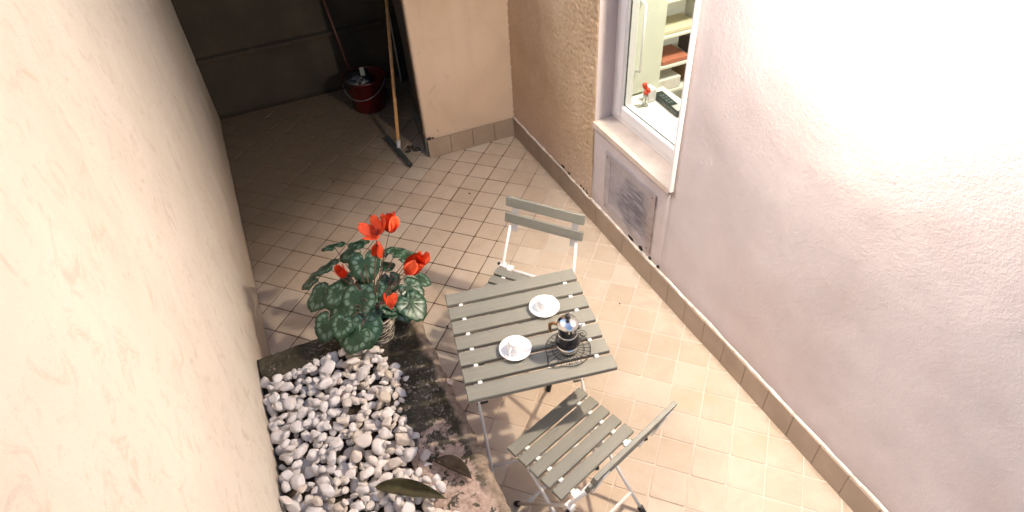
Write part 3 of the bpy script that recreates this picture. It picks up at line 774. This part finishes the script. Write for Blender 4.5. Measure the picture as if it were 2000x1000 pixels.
def petal_mesh(seed):
    bm = new(); ul = bm.loops.layers.uv.new('UVMap'); rows = []
    for i in range(9):
        t = i/8; wv = .36*math.sin(PI*(.10+.80*t))**.8*(1 if t < .99 else .7); row = []
        for j in range(7):
            s = (j/6-.5)*2
            x = .22*math.sin(min(1, t*2.2)*PI*.5)+.16*t*t; z = -.10+.20*math.sin(t*2)*.4+1.0*t-.22*(1 if t < .1 else 0)*0
            row.append((bm.verts.new((x+.07*s*s*wv+.03*math.sin(t*5+seed), s*wv+.08*t*math.sin(t*3+seed), z+.05*math.sin(s*3+t*4+seed))), t, j/6))
        rows.append(row)
    for i in range(8):
        for j in range(6):
            q = [rows[i][j], rows[i+1][j], rows[i+1][j+1], rows[i][j+1]]; fc = bm.faces.new([a[0] for a in q])
            for lp, a in zip(fc.loops, q): lp[ul].uv = (a[1], a[2])
    bmesh.ops.solidify(bm, geom=bm.faces[:], thickness=.02)
    for fc in bm.faces: fc.smooth = True
    me = bpy.data.meshes.new('petal'); bm.to_mesh(me); bm.free(); me.materials.append(M_PETAL); return me
pms = [petal_mesh(i) for i in range(3)]
def flower(wp, size, lean, face, spread=1.0, npet=5, open_=0):
    p = Vector(wp)-Vector(cy.location)
    base = Matrix.Translation(p) @ Matrix.Rotation(R(face), 4, 'Z') @ Matrix.Rotation(R(lean), 4, 'Y')
    fl = obj('flower', L([(0, -.018), (.006, -.015), (.009, -.004), (.008, .004), (0, .008)], 12), M_PETAL, cy, False, True); fl.matrix_local = base
    for i in range(npet):
        o = bpy.data.objects.new('petal', pms[i % 3]); C.objects.link(o); o.parent = fl
        o.matrix_local = Matrix.Rotation(2*PI*i/npet+.2, 4, 'Z') @ Matrix.Translation((.004, 0, 0)) @ Matrix.Rotation(R(open_+random.uniform(-8, 8)), 4, 'Y') @ Matrix.Scale(size*random.uniform(.9, 1.1), 4)
    hook = p+Vector((0, 0, .014))
    mid = crown.lerp(p, .55)+Vector((0, 0, .03))
    obj('flower_stalk', T([crown+Vector((random.uniform(-.02, .02), random.uniform(-.02, .02), -.03)), crown.lerp(p, .3)+Vector((0, 0, .03)), mid, hook, p-Vector((0, 0, .006))], [.003, .0026, .0023, .002, .002], 6), M_STEM, cy, False, True)
for q in [((-1.3901, -1.6989, 0.84), 0.05, 30, 200, 1, 5, 35),
          ((-1.334, -1.7067, 0.835), 0.052, 10, 60, 1, 5, 0),
          ((-1.3273, -1.8461, 0.7), 0.056, 50, -10, 1, 5, 0),
          ((-1.2525, -1.8308, 0.7), 0.038, 20, 20, 1, 4, 5),
          ((-1.4438, -1.9671, 0.66), 0.038, -30, 230, 1, 4, 5),
          ((-1.5771, -1.6663, 0.64), 0.035, 20, 180, 1, 4, 5),
          ((-1.4084, -1.7355, 0.8), 0.036, 150, 220, 1, 4, 5)]: flower(q[0], q[1]*1.45, *q[2:])

# ------------------------------------------------------------ bistro table
def slat_bm(l, wd, t): return B(-l/2, l/2, -wd/2, wd/2, -t, 0, bev=.0022)
TC = (-1.01432, -2.36904, 0); TROT = -.19296
tb = thing('bistro_table', 'square folding table with grey green slats and white steel legs', 'table', TC, TROT)
bm = slat_bm(.55, .0635, .019); finish(bm); sm = bpy.data.meshes.new('slat'); bm.to_mesh(sm); bm.free(); sm.materials.append(M_SLAT)
for i in range(7):
    o = bpy.data.objects.new('slat', sm); C.objects.link(o); o.parent = tb; o.location = (random.uniform(-.0015, .0015), .2382-.0794*i, .70); o.rotation_euler = (0, random.uniform(-.003, .003), random.uniform(-.003, .003))
for s in (-1, 1):
    obj('rail', B(s*.22-.008, s*.22+.008, -.262, .262, .668, .6945, bev=.002), M_STEEL, tb)
def xframe(parent, xx, foot, top, r, zbar, rtop=None):
    for s in (-1, 1):
        f_, t_ = Vector((s*xx, foot[0], foot[1])), Vector((s*xx, top[0], top[1]))
        obj('leg', T([f_, t_], r, 10), M_STEEL, parent, False, True)
        d = (t_-f_).normalized()
        obj('foot_cap', T([f_-d*.012, f_+d*.022], r*1.45, 10), M_RUB, parent, False, True)
    t = (zbar-foot[1])/(top[1]-foot[1]); y = foot[0]+(top[0]-foot[0])*t
    obj('cross_bar', T([(-xx, y, zbar), (xx, y, zbar)], r*.85, 8), M_STEEL, parent, False, True)
xframe(tb, .224, (-.262, .012), (.19, .663), .0068, .105)
xframe(tb, .190, (.262, .012), (-.19, .663), .0068, .105)
for y in (-.19, .19): obj('cross_bar', T([(-.22, y, .655), (.22, y, .655)], .006, 8), M_STEEL, tb, False, True)
for s in (-1, 1): obj('pivot', T([(s*.186, -.036, .338), (s*.232, -.036, .338)], .005, 8), M_RUB, tb)

# ------------------------------------------------------------ folding chairs
ch = thing('folding_chair', 'folding slatted chair in front, its back turned to the camera', 'chair', (-1.013, -2.736, 0), math.atan2(.302, .953), 'folding chairs at the table')
bm = slat_bm(.39, .0470, .017); finish(bm); cm = bpy.data.meshes.new('slat'); bm.to_mesh(cm); bm.free(); cm.materials.append(M_SLAT)
for i in range(5):
    o = bpy.data.objects.new('slat', cm); C.objects.link(o); o.parent = ch; o.location = (random.uniform(-.001, .001), .1166-.0583*i, .45); o.rotation_euler = (0, random.uniform(-.003, .003), random.uniform(-.003, .003))
for s in (-1, 1):
    obj('seat_rail', B(s*.14-.0095, s*.14+.0095, -.172, .135, .420, .4455, bev=.0015), M_STEEL, ch)
    obj('hinge_plate', B(s*.14-.017, s*.14+.017, -.178, -.150, .4456, .4495, bev=.0015), M_STEEL, ch)
    obj('hinge_plate', B(s*.184-.014, s*.184+.014, -.188, -.158, .418, .446, bev=.002), M_STEEL, ch)
    obj('hinge_knob', T([(s*.196, -.178, .430), (s*.216, -.186, .428)], .008, 10), M_RUB, ch, False, True)
    # leg of the back frame: front foot -> hinge -> back plate
    f_ = Vector((s*.184, .128, .010)); h_ = Vector((s*.184, -.165, .430)); b_ = Vector((s*.168, -.247, .640))
    obj('leg', T([f_, h_, b_], .0068, 10), M_STEEL, ch, False, True)
    d = (h_-f_).normalized(); obj('foot_cap', T([f_-d*.012, f_+d*.022], .0125, 10), M_RUB, ch, False, True)
    # flat plate that carries the two back slats
    tl = R(14.5)
    bm = B(-.016, .016, -.002, .002, -.10, .062, bev=.001, mtx=Matrix.Translation((s*.150, -.274, .705)) @ Matrix.Rotation(tl, 4, 'X'))
    obj('back_plate', bm, M_STEEL, ch)
    # leg of the seat frame: rear foot -> under the front of the seat
    f_ = Vector((s*.168, -.25, .010)); t_ = Vector((s*.160, .112, .416))
    obj('leg', T([f_, t_], .0072, 10), M_STEEL, ch, False, True)
    d = (t_-f_).normalized(); obj('foot_cap', T([f_-d*.012, f_+d*.022], .0125, 10), M_RUB, ch, False, True)
obj('cross_bar', T([(-.184, -.165, .430), (.184, -.165, .430)], .0072, 8), M_STEEL, ch, False, True)
obj('cross_bar', T([(-.184, .0685, .095), (.184, .0685, .095)], .007, 8), M_STEEL, ch, False, True)
obj('cross_bar', T([(-.166, -.185, .083), (.166, -.185, .083)], .007, 8), M_STEEL, ch, False, True)
obj('cross_bar', T([(-.160, .112, .412), (.160, .112, .412)], .007, 8), M_STEEL, ch, False, True)
for y, z in ((-.281, .7585), (-.2605, .6785)):
    bm = B(-.1955, .1955, -.0075, .0085, -.0238, .0238, bev=.002, mtx=Matrix.Translation((0, y+.004, z)) @ Matrix.Rotation(R(14.5), 4, 'X'))
    obj('back_slat', bm, M_SLAT, ch)
far = copy_tree(ch)
far.location = (-.864, -1.989, 0); far.rotation_euler = (0, 0, math.atan2(.772, -.635))
far['label'] = 'folding slatted chair tucked under the far side of the table, facing the camera'

# ------------------------------------------------------------ coffee things on the table
TZ = .7005
def saucer(x, y, rz, which):
    sc_ = tag(obj('saucer', L([(0, .004), (.030, .004), (.034, .0065), (.052, .0105), (.0605, .0155), (.0612, .0145), (.054, .0075), (.036, .0005), (.030, 0), (0, .001)], 48), M_PORC, None, False, True, (x, y, TZ)),
              'round white saucer %s' % which, 'saucer', 'white saucers')
    cp = thing('coffee_cup', 'white coffee cup upside down on the saucer %s' % which, 'cup', (x, y, TZ+.0068), rz, 'upturned coffee cups')
    obj('body', L([(.0335, 0), (.0338, .003), (.032, .018), (.0275, .034), (.0225, .041), (.0215, .0455), (.0195, .0455), (.0185, .042), (0, .0415)], 40), M_PORC, cp, False, True)
    obj('handle', T([(.030, 0, .010), (.042, 0, .008), (.049, 0, .017), (.044, 0, .029), (.027, 0, .035)], [.0035, .0035, .0033, .0033, .0035], 8), M_PORC, cp, False, True)
saucer(-.903, -2.309, R(20), 'nearer the far chair, beside the coffee maker')
saucer(-1.095, -2.450, R(215), 'on the left, nearer the pebbles')
tv = thing('wire_trivet', 'dark curled wire trivet under the coffee maker', 'trivet', (-.918, -2.535, TZ), TROT)
def circ(r, z=.006, n=48, e=1): return [(r*math.cos(2*PI*q/n), r*e*math.sin(2*PI*q/n), z) for q in range(n+1)]
def outl(n=60): return [((.084+.024*math.exp(-((2*PI*q/n-3.75)/.28)**2))*math.cos(2*PI*q/n), (.084+.024*math.exp(-((2*PI*q/n-3.75)/.28)**2))*math.sin(2*PI*q/n), .006) for q in range(n+1)]
obj('outer_ring', T(outl(), .0015, 5), M_WIRE, tv); obj('inner_ring', T(circ(.060, .006), .0013, 5), M_WIRE, tv); obj('inner_ring', T(circ(.036, .006), .0013, 5), M_WIRE, tv)
for q in range(26):
    a = 2*PI*q/26; oo = Vector(outl(260)[int(260*q/26)]); obj('spoke', T([(.036*math.cos(a), .036*math.sin(a), .0075), (oo.x, oo.y, .0075)], .0011, 4), M_WIRE, tv)
sp = [(.072+(.003+.0011*q)*math.cos(q*.55), .050+(.003+.0011*q)*math.sin(q*.55), .0085) for q in range(20)]
obj('scroll', T(sp, .0014, 5), M_WIRE, tv)
for a in (.3, 2.4, 4.5): obj('foot', T([(.07*math.cos(a), .07*math.sin(a), 0), (.07*math.cos(a), .07*math.sin(a), .007)], .002, 6), M_WIRE, tv)
mk = thing('coffee_maker', 'black stovetop coffee maker with polished lid on the wire trivet', 'coffee maker', (-.918, -2.530, TZ+.009), TROT)
def oct_(prof): return L(prof, 10)
obj('boiler', L([(0, 0), (.041, 0), (.043, .004), (.0425, .016), (.040, .026), (0, .026)], 32), M_CHROME, mk, False, True)
obj('waist', L([(.041, .0262), (.046, .034), (.0455, .043), (.040, .060), (.0345, .072), (.033, .075)], 32), M_MBLK, mk, False, True)
obj('band', L([(.0346, .0745), (.0362, .077), (.0362, .080), (.0346, .0825)], 32), M_CHROME, mk, False, True)
obj('jug', L([(.0338, .082), (.0345, .085), (.0385, .125), (.0390, .130), (.036, .130), (0, .128)], 32), M_MBLK, mk, False, True)
lid = obj('lid', L([(.0402, .129), (.0405, .133), (.037, .139), (.025, .146), (.010, .150), (0, .151)], 32), M_CHROME, mk, False, True)
obj('lid_knob', L([(.0045, .149), (.0055, .156), (.0105, .160), (.0115, .169), (.009, .175), (0, .177)], 16), M_RUB, lid, False, True)
obj('spout', T([(.034, -.012, .112), (.046, -.016, .128), (.050, -.0175, .132)], [.010, .007, .004], 8), M_CHROME, mk, False, True)
obj('handle', T([(-.034, .010, .126), (-.050, .018, .130), (-.060, .024, .118), (-.060, .025, .092), (-.056, .023, .078)], [.0055, .006, .0065, .006, .005], 8), M_BRASS, mk, False, True)
for dx in (-.007, .007): obj('hinge_tab', B(dx-.002, dx+.002, -.0405, -.0375, .117, .131), M_CHROME, mk)

# ------------------------------------------------------------ passage: bucket, broom, mop stick, litter
bk = thing('bucket', 'red plastic bucket standing in the dark passage', 'bucket', (-.875, .99, 0))
obj('body', L([(0, .004), (.118, .004), (.122, 0), (.126, .008), (.166, .265), (.174, .268), (.174, .280), (.165, .282), (.160, .272), (.120, .012), (0, .010)], 40), M_RED, bk, False, True)
obj('bail', T([(.172*math.cos(a), .172*math.sin(a), .262-.12*math.sin((a-1.2)/PI*PI)) for a in [1.2-PI+PI*q/16 for q in range(17)]][::-1] if False else [(.177*math.cos(-.6-PI*q/16), .177*math.sin(-.6-PI*q/16), .262-.115*math.sin(PI*q/16)) for q in range(17)], .003, 6), M_LAMPM, bk, False, True)
bg_ = new(); bmesh.ops.create_icosphere(bg_, subdivisions=4, radius=1)
for v in bg_.verts:
    n = 1+.28*fbm(v.co, 1.6, 4)+.12*noise.noise(v.co*6); v.co = Vector((v.co.x*.115*n, v.co.y*.11*n, v.co.z*.075*n))
tag(obj('bin_bag', bg_, M_BAG, None, False, True, (-.925, .96, .270)), 'crumpled black plastic bag stuffed into the red bucket', 'bag')
tag(obj('paper_scrap', slab(4, 6, lambda u, v: Vector((-.915+.035*u, .87+.015*v, .335+.06*v+.004*math.sin(u*4))), (.0, .0015, 0)), simple('grey_scrap', (.16, .17, .15), .7)), 'small grey scrap on top of the black bag', 'scrap')
tag(obj('mop_stick', T([(-.93, 1.15, .10), (-1.01, 1.395, .95)], .011, 10), simple('dark_stick', (.09, .03, .018), .5), None, False, True), 'dark wooden stick leaning up from behind the red bucket', 'stick')
br = thing('floor_squeegee', 'wooden handled floor broom leaning at the mouth of the passage', 'broom', (-.866, .197, 0))
hb = Vector((0, 0, .03)); ht = (Vector((-.621, .805, .884))-Vector((-.866, .197, .03))).normalized()
obj('handle', T([hb+ht*.05, hb+ht*1.33], [.0135, .0125], 12), M_WOOD, br, False, True)
obj('socket', T([hb-ht*.005, hb+ht*.06], [.015, .0165], 12), simple('socket_grey', (.45, .42, .4), .4), br, False, True)
hd = (Vector((-.860, -.045, 0))-Vector((-.903, .405, 0))).normalized(); az = math.atan2(hd.y, hd.x)
mt = Matrix.Translation((-.012, -.015, 0)) @ Matrix.Rotation(az, 4, 'Z')
obj('head', B(-.225, .225, -.016, .016, .022, .042, bev=.004, mtx=mt), simple('head_dark', (.035, .045, .042), .6), br)
obj('blade', B(-.228, .228, -.005, .005, .001, .024, mtx=mt), M_RUB, br)
obj('end_cap', B(.2255, .236, -.018, .018, .016, .044, bev=.003, mtx=mt), M_RUB, br)
rl = random.Random(4)
for i, (x, y, s_, lab) in enumerate(((-.742, .155, .030, 'dark crumpled litter against the foot of the pier wall'), (-.775, .205, .026, 'dry curled leaf beside the broom head'), (-.805, .165, .022, 'small dark scrap between broom and pier'))):
    bm = crumb(0, 0, 0, s_, s_*.7, s_*.45, i*9.1); tag(obj('litter', bm, M_DARK if i != 1 else M_DEAD2, None, False, False, (x, y, s_*.4)), lab, 'litter')
for i, (x, y, r_, lab) in enumerate(((-1.146, -1.598, .006, 'dark speck on the tile by the table corner'), (-.595, -.541, .007, 'round dark speck on the tiles before the pier wall'), (-1.40, .06, .008, 'dark speck on the dim tiles left of the broom'), (-.36, -1.55, .005, 'tiny speck on the tiles right of the far chair'), (-.24, -1.88, .005, 'tiny speck on the bright tiles near the wall'))):
    tag(obj('speck', crumb(0, 0, 0, r_, r_*.8, r_*.4, i*2.7), M_DARK, None, False, True, (x, y, .002)), lab, 'speck')
